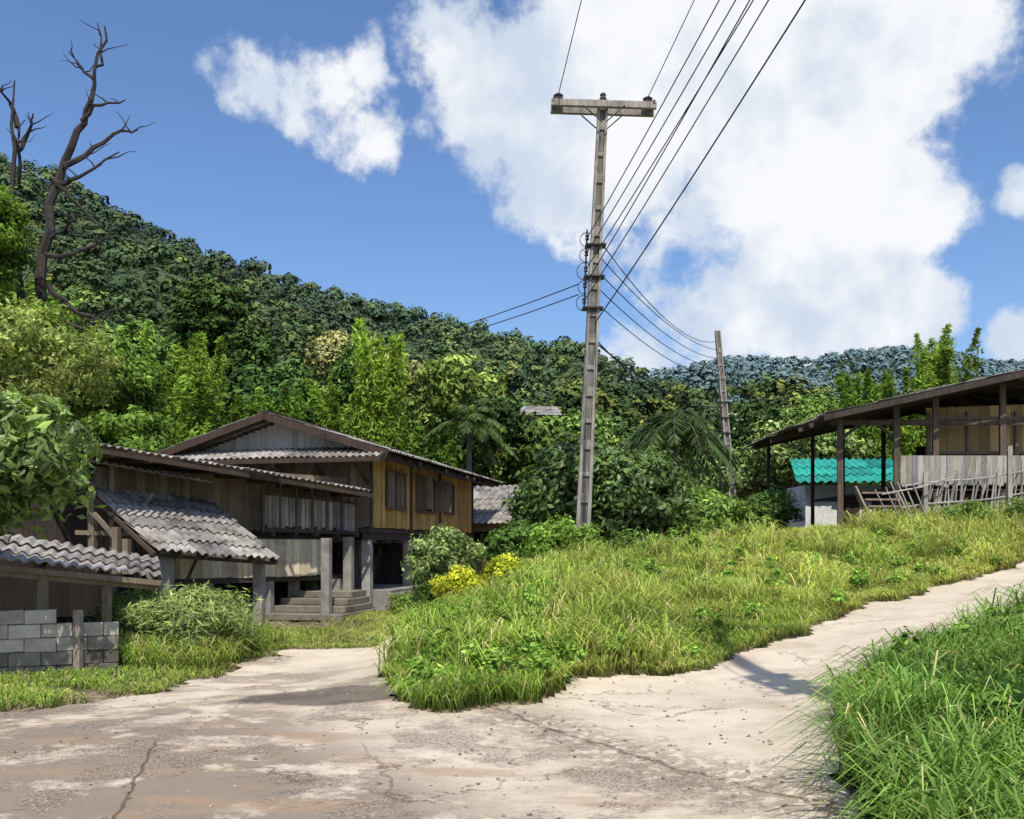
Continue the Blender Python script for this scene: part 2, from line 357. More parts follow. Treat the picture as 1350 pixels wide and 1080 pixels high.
def blades(x,y,h,w,lean,base,z=None,cv=.25,bend=1.,root=.45):
    n=len(x); z=H(x,y) if z is None else z
    a=R_(n)*6.283; d=np.stack([np.cos(a),np.sin(a),np.zeros(n)],1); a2=a+np.pi/2+rng.normal(size=n)*.5
    s=np.stack([np.cos(a2),np.sin(a2),np.zeros(n)],1)*(w/2)[:,None]
    P0=np.stack([x,y,z-.02],1); ln=(lean*(.3+R_(n)))[:,None]; hh=h[:,None]; up=np.array((0,0,1.))
    P1=P0+up*hh*.5+d*ln*hh*.22; P2=P0+up*hh*(.9-.22*ln*bend)+d*ln*hh*.62; P3=P0+up*hh*(1.02-.6*ln*bend)+d*ln*hh*1.05
    V=np.stack([P0-s,P0+s,P1+s,P1-s,P2+s*.75,P2-s*.75,P3],1).reshape(-1,3)
    i=np.arange(n)[:,None]*7
    F=np.stack([i+np.array([0,1,2]),i+np.array([0,2,3]),i+np.array([3,2,4]),i+np.array([3,4,5]),i+np.array([5,4,6])],1).reshape(-1,3)
    col=base*(1+cv*rng.normal(size=(n,1))); C=np.repeat(np.clip(col,.005,1),7,0).reshape(n,7,3)
    C*=np.array([root,root,.8,.8,1.1,1.1,1.25])[None,:,None]  # shade between blades painted in: dark roots, lighter tips
    return V,F,C.reshape(-1,3)
# ------------------------------------------------------------------ roofs / walls
def corrugated(b,A,Bp,C,D,wave=.18,amp=.028,rows=3,lap=.06,jit=.02,lift=.035,lo=.6):
    A,Bp,C,D=[np.array(p,float) for p in (A,Bp,C,D)]
    nw=max(2,int(np.linalg.norm(Bp-A)/wave)); per=6
    Nn=nrm(np.cross(Bp-A,D-A)); Nn=Nn if Nn[2]>0 else -Nn
    sheet=5
    for r in range(rows):
        for s0 in range(0,nw,sheet):
            s1=min(nw,s0+sheet); u=np.linspace(s0/nw,s1/nw+(.15/nw if s1<nw else 0),(s1-s0)*per+1)
            t0=r/rows; t1=(r+1)/rows+lap+jit*rng.normal()
            if r==rows-1: t1=1+jit*rng.normal()
            t=np.linspace(t0,t1,4); U,T=np.meshgrid(u,t)
            P=(A*(1-T)[...,None]+D*T[...,None])*(1-U)[...,None]+(Bp*(1-T)[...,None]+C*T[...,None])*U[...,None]
            off=amp*np.cos(U*nw*2*np.pi)+lift*(T-t0)/(t1-t0)+.012*R_()
            P=P+Nn*off[...,None]
            k=lo+.65*R_(); b.add(P.reshape(-1,3),grid_faces(*U.shape),(k,k*(.97+.03*R_()),k*(.92+.08*R_())))
def roof_obj(b,name,mat,parent):
    o=b.obj(name,mat,parent); m=o.modifiers.new('s','SOLIDIFY'); m.thickness=.012; return o
def planks(b,p0,p1,z0,z1,w=.18,th=.025,gap=.006,open_=(),jz=.01,kr=(.6,.65)):
    p0=np.array(p0,float); p1=np.array(p1,float); L=np.linalg.norm(p1-p0); d=(p1-p0)/L; nn=np.array((d[1],-d[0]))
    z0=z0 if isinstance(z0,tuple) else (z0,z0); z1=z1 if isinstance(z1,tuple) else (z1,z1)
    n=max(1,int(L/w)); w=L/n
    for i in range(n):
        s=(i+.5)*w; t=s/L; a=z0[0]*(1-t)+z0[1]*t+jz*rng.normal(); c=z1[0]*(1-t)+z1[1]*t
        segs=[(a,c)]
        for (s0,s1,za,zb) in open_:
            if s0<s<s1: segs=[q for (u,v) in segs for q in ((u,min(v,za)),(max(u,zb),v)) if q[1]-q[0]>.03]
        k=kr[0]+kr[1]*R_(); cc=(k,k*(.93+.1*R_()),k*(.85+.25*R_()))
        P=p0+d*s+nn*(.006*rng.normal())
        for u,v in segs: b.beam((P[0],P[1],u),(P[0],P[1],v),w-gap,th,cc,up=(nn[0],nn[1],0))

# ================================================================== MAIN STILT HOUSE
F0=np.array((-4.07,26.)); s_=nrm((.222,.975)); l_=nrm((-.975,.222))
def hp(k,mm): return F0+l_*k+s_*mm
W5=5.6; SL=11.
e=empty('wooden_stilt_house',(*hp(2.8,5.5),-.25))
b=B(); P=hp(0,0); Q=hp(0,SL)
planks(b,P,Q,2.14,4.32,.2,open_=[(1.3,2.9,2.75,3.85),(4.0,5.9,2.75,3.9),(7.2,8.3,2.8,3.85)])
b.obj('side_wall',M['yellow'],e)
b=B(); planks(b,hp(W5,0),hp(0,0),2.14,4.32,.19); planks(b,hp(W5,SL),hp(0,SL),2.14,4.4,.2); planks(b,hp(W5,0),hp(W5,SL),2.14,4.3,.2)
b.obj('front_wall',M['wood'],e)
b=B()
c0=hp(W5/2,0);c1=hp(W5/2,SL); b.beam((*c0,2.05),(*c1,2.05),W5-.02,.12)
for k in (.12,2.8,5.45): b.beam((*hp(k,-.1),1.88),(*hp(k,SL+.1),1.88),.12,.2)
for mm in np.arange(.3,SL,1.2): b.beam((*hp(-.08,mm),1.73),(*hp(W5+.05,mm),1.73),.09,.09)
for mm in (0.04,3.5,6.6,SL-.05):
    p=hp(-.035,mm); b.post(p[0],p[1],2.1,4.3,.1,ang=-.2)
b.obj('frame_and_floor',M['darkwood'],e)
b=B()
for (a0,a1,z0,z1,kind) in ((1.3,2.9,2.75,3.85,'s'),(4.0,5.9,2.75,3.9,'o'),(7.2,8.3,2.8,3.85,'s')):
    for za in (z0,z1): b.beam((*hp(-.05,a0-.06),za),(*hp(-.05,a1+.06),za),.07,.08,(.7,.55,.5))
    for aa in (a0,a1,(a0+a1)/2): b.beam((*hp(-.048,aa),z0+.04),(*hp(-.048,aa),z1-.04),.06,.06,(.7,.55,.5),up=(l_[0],l_[1],0))
    if kind=='s': planks(b,hp(-.01,a0+.03),hp(-.01,a1-.03),z0+.04,z1-.04,.2)
    else:
        planks(b,hp(-.62,a0-.12),hp(-.05,a0),z0+.04,z1-.04,.15); planks(b,hp(-.05,a1),hp(-.6,a1+.2),z0+.04,z1-.04,.15)
b.obj('windows_and_shutters',M['wood'],e)
b=B()
planks(b,hp(.9,3.5),hp(.9,6.5),2.2,4.1,.4); b.obj('interior_partition',M['darkwood'],e)
rz,ez=5.36,4.2; ov=.9
ridge0=(*hp(W5/2,-ov),rz); ridge1=(*hp(W5/2,SL+ov),rz)
b=B()
corrugated(b,ridge0,ridge1,(*hp(-ov,SL+ov),ez),(*hp(-ov,-ov),ez),rows=3)
corrugated(b,ridge0,ridge1,(*hp(W5+ov,SL+ov),ez),(*hp(W5+ov,-ov),ez),rows=3)
corrugated(b,(*hp(W5+.2,-.02),4.42),(*hp(-.55,-.02),4.42),(*hp(-.85,-1.35),4.0),(*hp(W5+.3,-1.35),4.0),rows=1)
roof_obj(b,'roof_sheets',M['roof'],e)
b=B(); FC=(.85,.72,.68)
for kk in (-ov,W5+ov): b.beam((*hp(W5/2,-ov-.03),rz-.08),(*hp(kk,-ov-.03),ez-.08),.04,.2,FC)
for kk in (-ov,W5+ov): b.beam((*hp(W5/2,SL+ov+.03),rz-.08),(*hp(kk,SL+ov+.03),ez-.08),.04,.2,FC)
b.beam((*hp(W5/2,-ov-.05),rz+.05),(*hp(W5/2,SL+ov),rz+.05),.22,.06,FC)
b.beam((*hp(-.86,-1.4),3.95),(*hp(W5+.3,-1.4),3.95),.04,.13,FC)
b.beam((*hp(-.88,-1.4),3.95),(*hp(-.7,-.02),4.33),.04,.16,FC)
for mm in np.arange(-.6,SL+.8,.9):
    for kk in (-ov+.05,W5+ov-.05): b.beam((*hp(W5/2,mm),rz-.12),(*hp(kk,mm),ez-.1),.06,.1)
b.beam((*hp(-.7,-.8),ez-.16),(*hp(-.7,SL+.8),ez-.16),.06,.08)
for kk in (0,1.2,2.4,3.6,4.8,5.6): b.beam((*hp(kk,-.03),3.4),(*hp(kk,-1.3),3.9),.07,.09)
b.obj('fascia_and_rafters',M['darkwood'],e)
b=B(); n_=28
for i in range(n_):
    k0=W5*i/n_+W5/n_/2; zt=rz-.14-abs(k0-W5/2)/(W5/2+ov)*(rz-ez); k=.85+.4*R_()
    b.beam((*hp(k0,.02-.0),4.33),(*hp(k0,.02),max(zt,4.36)),W5/n_-.005,.02,(k,k,k),up=(s_[0],s_[1],0))
b.obj('gable_siding',M['white'],e)
b=B()
for k in (.15,1.9,3.7,5.45):
    for mm in (.2,3.7,7.2,10.8):
        p=hp(k,mm); b.post(*p,gz(*p)-.3,1.78,.26,(1.1,1.08,1.05))
p=hp(1.6,-1.5); b.post(*p,gz(*p)-.3,1.85,.25,(.9,.87,.82))
p=hp(.3,-.8); b.post(*p,gz(*p)-.3,1.85,.24,(.9,.87,.82))
b.obj('concrete_stilts',M['conc'],e,.01)
b=B()
z0=-.32
b.beam((*hp(2.6,.4),z0+.32),(*hp(2.6,6),z0+.32),6.2,.66,(.8,.78,.75))
for i in range(4):
    m0=-2.9+i*.42
    b.beam((*hp(.75,m0),z0+.09+.175*i),(*hp(.75,-.55),z0+.09+.175*i),2.3-.18*i,.17,(.65,.6,.5))
b.beam((*hp(-1.2,-.6),z0+.35),(*hp(-1.2,.9),z0+.35),.9,.5,(.65,.6,.53))
b.obj('concrete_steps',M['conc'],e,.015)
b=B(); planks(b,hp(4.8,4),hp(-0,4.6),.3,1.8,.25); 
planks(b,hp(3,8),hp(0,8.4),.0,1.6,.25)
for i in range(9): 
    p=hp(.8+R_()*3,1+R_()*2.5); b.beam((*p,.35),(p[0]+R_()*.3,p[1],1.2+R_()*.4),.09,.09)
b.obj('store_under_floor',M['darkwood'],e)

# ================================================================== ANNEX with lean-to
e=empty('wooden_annex_house',(-6.5,23,-.2))
b=B()
w0=np.array((-8.0,22.2)); w1=np.array((-4.72,26.)); dn_=nrm(w1-w0); out=np.array((dn_[1],-dn_[0]))
bal0=w0+dn_*1.9+out*.5; bal1=w1+out*.5-dn_*.1
planks(b,w0,w1,2.0,3.55,.2)
planks(b,w0-dn_*2.2,w0,1.0,3.4,.2)
b.obj('upper_wall',M['wood'],e)
b=B(); planks(b,bal0,bal1,(2.12,2.02),(2.92,2.78),.13,kr=(.4,.6),gap=.02,jz=.03); 
b.obj('balcony_boarding',M['greywood'],e)
b=B()
for t in np.linspace(0,1,7):
    p=bal0+(bal1-bal0)*t+out*.03; b.post(p[0],p[1],1.95,3.2,.06,(1.8,1.5,1.3),ang=-.7)
b.beam((*(bal0+out*.04),2.02),(*(bal1+out*.04),1.97),.06,.1); b.beam((*(bal0+out*.04),2.95),(*(bal1+out*.04),2.8),.06,.06)
for t in np.linspace(.02,.98,8):
    p=w0+(w1-w0)*t; b.beam((*(p-out*2.5),1.92),(*(p+out*.6),1.92),.08,.12)
b.beam((*(w0+out*.1-dn_*.4),1.8),(*(w1+out*.1),1.8),.1,.14)
b.beam((*(w0-dn_*1.+out*.4),.74),(*(w1+out*.1),.74),.12,.14)
b.beam((*(w0-dn_*1.-out*1.4),.7),(*(w1-out*1.4),.7),3,.1)
b.obj('balcony_frame',M['darkwood'],e)
b=B(); lw0=w0-dn_*.6+out*.35; lw1=w1-dn_*.9+out*.35
planks(b,lw0,lw1,.8,1.78,.14,kr=(.75,.6)); b.obj('lower_wall',M['palewood'],e)
b=B(); planks(b,w0-dn_*1.5-out*1.5,w1-out*1.5,-.3,.75,.22,kr=(.4,.3)); planks(b,w0-dn_*4-out*1.2,w0-dn_*.6-out*1.,-.2,3.3,.24,kr=(.5,.4))  # plank tones lowered, painting the dark interior under the lean-to
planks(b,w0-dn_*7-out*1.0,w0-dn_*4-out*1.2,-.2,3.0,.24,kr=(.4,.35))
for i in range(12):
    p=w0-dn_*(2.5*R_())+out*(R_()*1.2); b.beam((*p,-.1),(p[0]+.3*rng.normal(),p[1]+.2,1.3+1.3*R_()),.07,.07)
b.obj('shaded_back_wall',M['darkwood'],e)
E0=np.array((-8.5,18.7,3.66)); E1=np.array((-3.85,25,3.08)); bk=np.array((-.82,.57,0))*4.6+np.array((0,0,.32))
b=B(); corrugated(b,E0+bk,E1+bk,E1,E0,rows=2,lift=.03,lo=.7); 
A_=(-10.15,21,3.26);B_=(-7.9,23,2.94);C_=(-5.28,20.5,1.29);D_=(-7.25,18.4,1.50)
corrugated(b,A_,B_,C_,D_,rows=6,jit=.025,lo=.5,amp=.034,lift=.055)
corrugated(b,(-9.6,20.2,3.52),(-7.7,21.9,3.22),(-7.0,21.3,3.05),(-8.9,19.5,3.36),rows=1)
roof_obj(b,'roof_sheets',M['roof'],e)
b=B()
b.beam(E0-(0,0,.1),E1-(0,0,.1),.05,.1,(.9,.8,.7)); b.beam(E0+bk-(0,0,.1),E1+bk-(0,0,.1),.05,.12)
b.beam(E0-(0,0,.1),E0+bk-(0,0,.1),.05,.12,(.9,.8,.7)); b.beam(E1-(0,0,.1),E1+bk-(0,0,.1),.05,.12,(.9,.8,.7))
for t in np.linspace(.05,.97,9):
    p=E0+(E1-E0)*t; b.beam(p-(0,0,.12),p+bk-(0,0,.12),.05,.1)
A3,B3,C3,D3=[np.array(q) for q in (A_,B_,C_,D_)]
for t in np.linspace(0.01,.99,6): b.beam(A3+(B3-A3)*t-(0,0,.09),D3+(C3-D3)*t-(0,0,.07),.07,.09,(1.4,1.2,1.05))
for t in (.1,.5,.95): b.beam(A3+(D3-A3)*t-(0,0,.16),B3+(C3-B3)*t-(0,0,.16),.07,.08)
b.obj('rafters',M['darkwood'],e)
b=B()
def P2(b,x,y,z1,w,c=(1,1,1)): b.post(x,y,gz(x,y)-.3,z1,w,c)
for x,y,z in ((-5.75,20.7,1.45),(-7.2,19.0,1.5),(-4.75,23.3,1.8)): P2(b,x,y,z,.22,(.9,.87,.82))
for t in (.1,.45,.9):
    p=w0+(w1-w0)*t+out*.2; P2(b,p[0],p[1],.68,.24,(.9,.9,.9)); p=p-out*2; P2(b,p[0],p[1],1.9,.24,(.7,.7,.7))
b.obj('concrete_posts',M['conc'],e,.01)
b=B()
for x,y,z in ((-9.3,20.2,2.8),(-8.3,19.1,2.0),(-8.5,21.5,2.9),(-9.7,21,3.0),(-8.0,18.9,1.75)): P2(b,x,y,z,.13,(.8,.78,.75))
b.beam((-9.3,20.2,1.0),(-8.2,20.8,2.8),.07,.07); b.beam((-9.0,19.6,2.3),(-7.5,19.,.9),.08,.08)
b.beam((-9.6,20.0,1.9),(-6.6,21.8,1.8),.1,.1)
p=w0+out*.1; P2(b,p[0],p[1],3.4,.12,(1.1,1.05,1)); p=w0-dn_*1.8+out*.1; P2(b,p[0],p[1],3.5,.12,(1.1,1.05,1))
b.obj('wooden_posts',M['wood'],e)

# ================================================================== FRONT LEFT SHED
e=empty('lean_to_shed',(-8,14,-.1))
b=B(); U0=np.array((-10.5,13.3,2.25));U1=np.array((-6.35,16.3,1.38));L1=np.array((-5.43,14.05,1.10));L0=np.array((-9.4,11.0,1.72))
corrugated(b,U0,U1,L1,L0,rows=3,lo=.6,lift=.045); roof_obj(b,'roof_sheets',M['roof'],e)
b=B(); b.beam(L0-(0,0,.08),L1-(0,0,.07),.07,.08,(.9,.85,.8)); b.beam(L0-(-.1,-.1,.17),L1-(.05,-.1,.15),.08,.08,(1.,.9,.8)); b.beam(U0-(0,0,.1),U1-(0,0,.1),.08,.1)
for t in np.linspace(0,1,7): b.beam(U0+(U1-U0)*t-(0,0,.07),L0+(L1-L0)*t-(0,0,.06),.06,.07,(.9,.85,.8))
for x,y,z in ((-6.75,13.1,1.2),(-6.1,13.7,1.1),(-8.3,12.2,1.5),(-6.5,15.8,1.2),(-7.7,14.8,1.5)): P2(b,x,y,z,.1,(1.1,1.05,1.))
b.obj('timber_frame',M['wood'],e)
b=B(); planks(b,(-11,14.0),(-7.6,16.6),-.2,1.35,.22,kr=(.15,.2)); planks(b,(-7.6,16.6),(-6.4,15.9),-.2,1.1,.22,kr=(.15,.2))  # boards coloured very dark to paint in the shade under the shed
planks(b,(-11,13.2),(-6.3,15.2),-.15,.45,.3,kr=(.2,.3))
b.obj('shade_dark_boards',M['darkwood'],e)
# block wall
b=B(); q0=np.array((-9.3,11.2)); q1=np.array((-5.55,12.85)); dw=nrm(q1-q0); Lw=np.linalg.norm(q1-q0)
for r in range(5):
    x0=0 if r%2 else -.2
    while x0<Lw-.05:
        a0=max(x0,0)+.003; a1=min(x0+.39,Lw)-.003
        lim_=4 if a1>Lw-.5 else 5
        if r<lim_ and a1-a0>.05:
            off=.014*rng.normal()*np.array((-dw[1],dw[0]))
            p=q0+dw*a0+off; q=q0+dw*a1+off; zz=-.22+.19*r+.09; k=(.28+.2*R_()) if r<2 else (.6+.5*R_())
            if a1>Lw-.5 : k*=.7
            b.beam((*p,zz),(*q,zz+.004*rng.normal()),.13,.184,(k,k*.96,k*.88))
        x0+=.39
p=q0+dw*(Lw-.52)-np.array((-.05,.1)); b.post(p[0],p[1],-.2,.72,.1,(.5,.46,.42)); p=q0+dw*(Lw-1.6)+np.array((.05,-.1)); b.post(p[0],p[1],-.2,.7,.1,(.6,.56,.5))
b.obj('block_wall',M['block'],None,.008)

# ================================================================== RIGHT HOUSE
e=empty('hillside_stilt_house',(12,28,2))
b=B(); yf,yb=25.0,33.5
corrugated(b,(14.5,yf,6.52),(14.5,yb,6.52),(8.6,yb,5.22),(8.6,yf,5.22),rows=4,lo=.35)
corrugated(b,(14.5,yf,6.52),(14.5,yb,6.52),(20.6,yb,5.2),(20.6,yf,5.2),rows=4,lo=.35)
roof_obj(b,'roof_sheets',M['roof'],e)
b=B()
b.beam((14.5,yf-.03,6.42),(8.55,yf-.03,5.12),.04,.16,(.7,.68,.66)); b.beam((14.5,yf-.03,6.42),(20.6,yf-.03,5.1),.04,.16,(.7,.68,.66))
for yy in np.arange(yf+.5,yb,1.0):
    b.beam((14.5,yy,6.4),(8.65,yy,5.1),.06,.12); b.beam((14.5,yy,6.4),(20.5,yy,5.08),.06,.12)
for xx in np.arange(8.8,14.5,.75): b.beam((xx,yf,5.16+(xx-8.6)*.22-.0),(xx,yb,5.16+(xx-8.6)*.22),.05,.05)
for x in (9.3,10.9,12.0,13.9,15.8,18,20): 
    for yy in (25.8,29.4,33):
        if x<11 and yy==29.4: continue
        b.post(x,yy,gz(x,yy)-.3,min(5.1+(x-8.45)*.2,6.2) if x<14.5 else 5.2,.15 if yy<26 else .12,(1.7,1.6,1.5) if yy<26 else None)
b.beam((9.0,25.8,5.1),(20,25.8,5.1),.1,.14,(1.2,1.1,1.)); b.beam((10.8,25.75,3.25),(20,25.75,3.25),.1,.16)
b.beam((9.3,25.8,4.6),(9.9,25.8,5.1),.06,.08); b.beam((10.9,25.8,4.6),(10.3,25.8,5.1),.06,.08)
b.beam((11.0,29.4,3.25),(20,29.4,3.25),7.4,.08)
planks(b,(14.6,32.9),(20,32.9),3.0,5.2,.22); planks(b,(10.8,26.2),(20,26.2),1.9,3.1,.3,gap=.1)
b.obj('timber_frame',M['darkwood'],e)
b=B(); planks(b,(12.0,26.4),(20,26.4),3.3,(5.6,5.9),.3)
b.obj('woven_bamboo_wall',M['bamboo'],e)
b=B(); planks(b,(10.95,25.65),(19.5,25.65),3.32,4.15,.16,jz=.03,kr=(.5,.6)); b.obj('balcony_boarding',M['greywood'],e)
b=B()
for x in (12.05,13.2,14.6,16): b.post(x,26.33,3.3,5.5,.1)
for z in (4.3,5.3): b.beam((12,26.32,z),(19,26.32,z),.05,.08)
for i in range(6): b.beam((9.85,24.6+.22*i,2.1+.2*i),(10.85,24.6+.22*i,2.1+.2*i),.22,.05)
for x in (9.8,10.9): b.beam((x,24.5,1.95),(x,26.0,3.25),.06,.18)
b.obj('wooden_stairs',M['wood'],e)
# outbuilding beyond the porch: white walls under a teal corrugated roof
e=empty('teal_roofed_outbuilding',(13,37,2.3))
b=B(); corrugated(b,(12.0,39.4,5.35),(16.6,39.4,5.35),(16.2,35.9,4.12),(11.2,35.9,4.07),rows=3,wave=.3,amp=.05,lo=.75,lift=.06); roof_obj(b,'roof_sheets',M['teal'],e)
b=B(); b.beam((11.75,36.5,2.9),(15.6,36.5,2.9),.12,2.3,(1.7,1.7,1.7)); b.beam((11.82,36.57,2.9),(11.82,39,2.9),.12,2.3,(1.7,1.7,1.7)); b.obj('walls',M['white'],e)
b=B(); b.beam((13.2,36.42,2.75),(13.9,36.42,2.75),.03,1.8,(.8,.7,.6)); b.beam((14.4,36.42,3.2),(15.2,36.42,3.2),.03,.8,(.8,.7,.6)); b.obj('door_and_window',M['darkwood'],e)
# bamboo picket fence
e=empty('bamboo_picket_fence',(11.5,23,2.1))
b=B()
def fp(t): return np.array((9.9+3.9*t,23.6-1.1*t))
for i in range(54):
    t=.12+.93*i/54+.006*rng.normal(); p=fp(t); g=gz(*p); h=1.4+.45*t+.13*rng.normal(); lx=.22+.12*rng.normal()
    tube(b,[(p[0],p[1],g-.1),(p[0]+lx*.5,p[1],g+h*.5),(p[0]+lx,p[1]+.05*rng.normal(),g+h)],(.024,.02,.013),5,[.7+.6*R_()]*3)
for zz in (.6,1.15): 
    pts=[(*fp(t),gz(*fp(t))+zz+.3*t+.03*math.sin(9*t)) for t in np.linspace(.05,1.1,9)]; tube(b,pts,.024,5)
for t,h in ((.18,1.5),(.66,2.05),(.98,1.9)): p=fp(t)-np.array((0,.06)); b.post(p[0],p[1],gz(*p)-.2,gz(*p)+h,.1,(.95,.9,.85))
for i in range(6):
    x=9.5+.17*i; y=22.9+.1*R_(); g=gz(x,y); tube(b,[(x+.3,y,g-.1),(x-.2-.1*R_(),y+.1,g+1.1+.4*R_())],(.028,.018),5,[.6+.4*R_()]*3)
tube(b,[(9.3,22.9,2.9),(10.4,23.1,3.1),(11.2,23.1,3.35)],.022,5)
b.obj('pickets_and_rails',M['greywood'],e)

# ================================================================== OTHER BUILDINGS
def small_house(name,x,y,zb,w,dp,wh,rh,roofmat='roof',ang=0,wall='wood',ov=.5):
    e=empty(name,(x,y,zb)); c,s=math.cos(ang),math.sin(ang)
    f=lambda a,b_,z:(x+a*c-b_*s,y+a*s+b_*c,z)
    b=B(); zt=zb+wh
    for (p,q) in (((-w/2,-dp/2),(w/2,-dp/2)),((w/2,-dp/2),(w/2,dp/2)),((w/2,dp/2),(-w/2,dp/2)),((-w/2,dp/2),(-w/2,-dp/2))):
        P=f(*p,0)[:2]; Q=f(*q,0)[:2]; planks(b,P,Q,zb-3,zt,.3,open_=[(w*.4,w*.6,zb+wh*.35,zb+wh*.8)])
    b.obj('walls',M[wall],e)
    b=B(); r0,r1=f(-w/2-ov,0,zt+rh),f(w/2+ov,0,zt+rh)
    for sg in (-1,1): corrugated(b,r0,r1,f(w/2+ov,sg*(dp/2+ov),zt-.1),f(-w/2-ov,sg*(dp/2+ov),zt-.1),rows=3,wave=.25)
    roof_obj(b,'roof_sheets',M[roofmat],e)
    b=B()
    for sx_ in (-1,1):
        for i in range(12):
            t=(i+.5)/12; yy=-dp/2+dp*t; zz=zt+rh*(1-abs(yy)/(dp/2))*.92; b.beam(f(sx_*w/2,yy,zt-.1),f(sx_*w/2,yy,zz+.05),.03,dp/12,up=(0,0,1))
    b.obj('gables',M['wood'],e)
small_house('neighbour_house',-.1,40.5,.6,3.6,6,2.0,1.7,ang=-.35)
small_house('low_shed',4.4,27.5,.5,3.4,2.6,.85,.5,ang=.15)
small_house('distant_house',25.5,98,11.8,4,5,2.6,1.4,ang=.2)
small_house('distant_house',2.2,88,12,3.5,4,2.,1.1,ang=.1)
small_house('distant_house',-27,66,13.6,1.8,3,1.6,.8,ang=-.3)

# ================================================================== UTILITY POLES
def pole(name,bx,by,tx,zt,w0=.36,w1=.24,arm=2):
    g=gz(bx,by); e=empty(name,(bx,by,g)); b=B()
    base=np.array((bx,by,g-.4)); top=np.array((tx,by,zt))
    b.beam(base,top,w0*.5,w0*.42,(.6,.58,.56),up=(0,1,0),w2=w1*.5,h2=w1*.42)
    for sg in (-1,1):
        b.beam(base+(sg*w0*.38,0,0),top+(sg*w1*.38,0,0),w0*.25,w0*.8,(1.1,1.05,.98),up=(0,1,0),w2=w1*.25,h2=w1*.8)
    L=zt-g
    for i in range(1,int(L/.62)):
        t=i*.62/L; p=base+(top-base)*t; ww=w0+(w1-w0)*t
        q=base+(top-base)*(t+(.22 if i%2 else .1)/L)
        b.beam(p,q,ww*.52,ww*.66,(.9,.87,.82),up=(0,1,0))
    b.obj('concrete_shaft',M['poleconc'],e,.008)
    b=B()
    if arm:
        for dy in ((-.19,.19) if arm==2 else (.15,)): b.beam((tx-1.26,by+dy,zt-.12),(tx+1.26,by+dy,zt-.2),.1,.16,(1.1,1.05,.98),up=(0,0,1))
        for dy in (-.19,.19): 
            for sg in (-1,1): b.beam((tx+sg*.5,by+dy*1.35,zt-.22),(tx+sg*.04,by+dy*1.35,zt-.62),.02,.05,(.35,.35,.35),up=(0,1,0))
        if arm==2:
            for sg in (-1,1): b.beam((tx+sg*1.2,by-.25,zt-.1-.03*sg),(tx+sg*1.2,by+.25,zt-.1-.03*sg),.06,.1,(.5,.5,.5))
        b.obj('crossarms',M['poleconc'],e,.006)
    b=B()
    if arm:
        for sg in (-1,0,1):
            x=tx+sg*1.08; z=zt-.05-.04*sg+(.02 if sg else .08)
            s_i=1.25 if sg else .8
            tube(b,[(x,by,z-.05),(x,by,z),(x,by,z+.04),(x,by,z+.08),(x,by,z+.12),(x,by,z+.16),(x,by,z+.17)],np.array([.03,.1,.11,.07,.1,.06,.001])*s_i,10)
    rack=[]
    for i in range(5):
        z=(zt-3.35)-.38*i; t=(z-g)/(zt-g); x=bx+(tx-bx)*t-.23
        tube(b,[(x,by-.16,z-.07),(x,by-.16,z-.05),(x,by-.16,z),(x,by-.16,z+.05),(x,by-.16,z+.07)],[.02,.055,.035,.055,.02],8); rack.append((x,by-.16,z))
    b.beam((rack[0][0],by-.12,rack[0][2]+.2),(rack[-1][0],by-.12,rack[-1][2]-.2),.04,.04,(.8,.8,.8))
    for i in (0,2,4):
        z=rack[i][2]; b.beam((rack[i][0]-.04,by-.02,z-.15),(rack[i][0]+.46,by-.02,z-.15),.34,.035,(.8,.8,.8))
    b.obj('insulators',M['insul'],e)
    b=B()
    for (x,y,z) in rack:
        a=np.linspace(-.5,3.6,9); r=.14+.06*R_(); tube(b,np.stack([x-.02-np.sin(a)*r,y+0*a,z-.05+np.cos(a)*r*1.1],1),.011,4)
    b.obj('wire_loops',M['wire'],e)
    return rack
zt1=12.35
r1=pole('utility_pole',1.65,22,2.2,zt1)
r2=pole('utility_pole',11.0,44.6,10.07,12.15,w0=.4,w1=.26,arm=0)
r0=pole('utility_pole',3.55,5,3.5,12.0,w0=.32,w1=.2,arm=1)
b=B()
def wire(p,q,sag=.25,r=.014,r2_=None):
    t=np.linspace(0,1,15)[:,None]; P=np.array(p)*(1-t)+np.array(q)*t; P[:,2]-=4*sag*(t*(1-t))[:,0]; tube(b,P,np.linspace(r,r2_ or r,15),5)
for sg in (-1,1): wire((2.2+sg*1.08,22,zt1+.12-.04*sg),(3.3+sg*1.15,5,12.15),.1,.011,.007)
for i,(a,c) in enumerate(zip(r1,r0)):
    wire((a[0],a[1],a[2]),(c[0]-.05+.13*(i%3),c[1],8.5-.15*i),.1,.012,.0065)
for i,(a,c) in enumerate(zip(r1,r2)):
    wire((a[0]+.3,a[1]+.15,a[2]),(c[0]-.1,c[1],11.6-.42*i),.5 if i else .8,.013)
wire((1.95,22.1,6.6),(10.3,44.5,8.4),.5,.022); wire((1.95,22.1,6.7),(10.3,44.5,7.9),.7,.016)
wire((2.0,22.1,7.0),(3.45,5,7.55),.12,.015,.008)
for k in range(3): wire((10.2,44.6,11-.5*k),(24,70,9-.4*k),.8,.018)
for k in range(2): wire((1.6,21.9,7.9-.25*k),(-14,60,15.2-.35*k),.9,.014)
b.obj('overhead_wires',M['wire'])

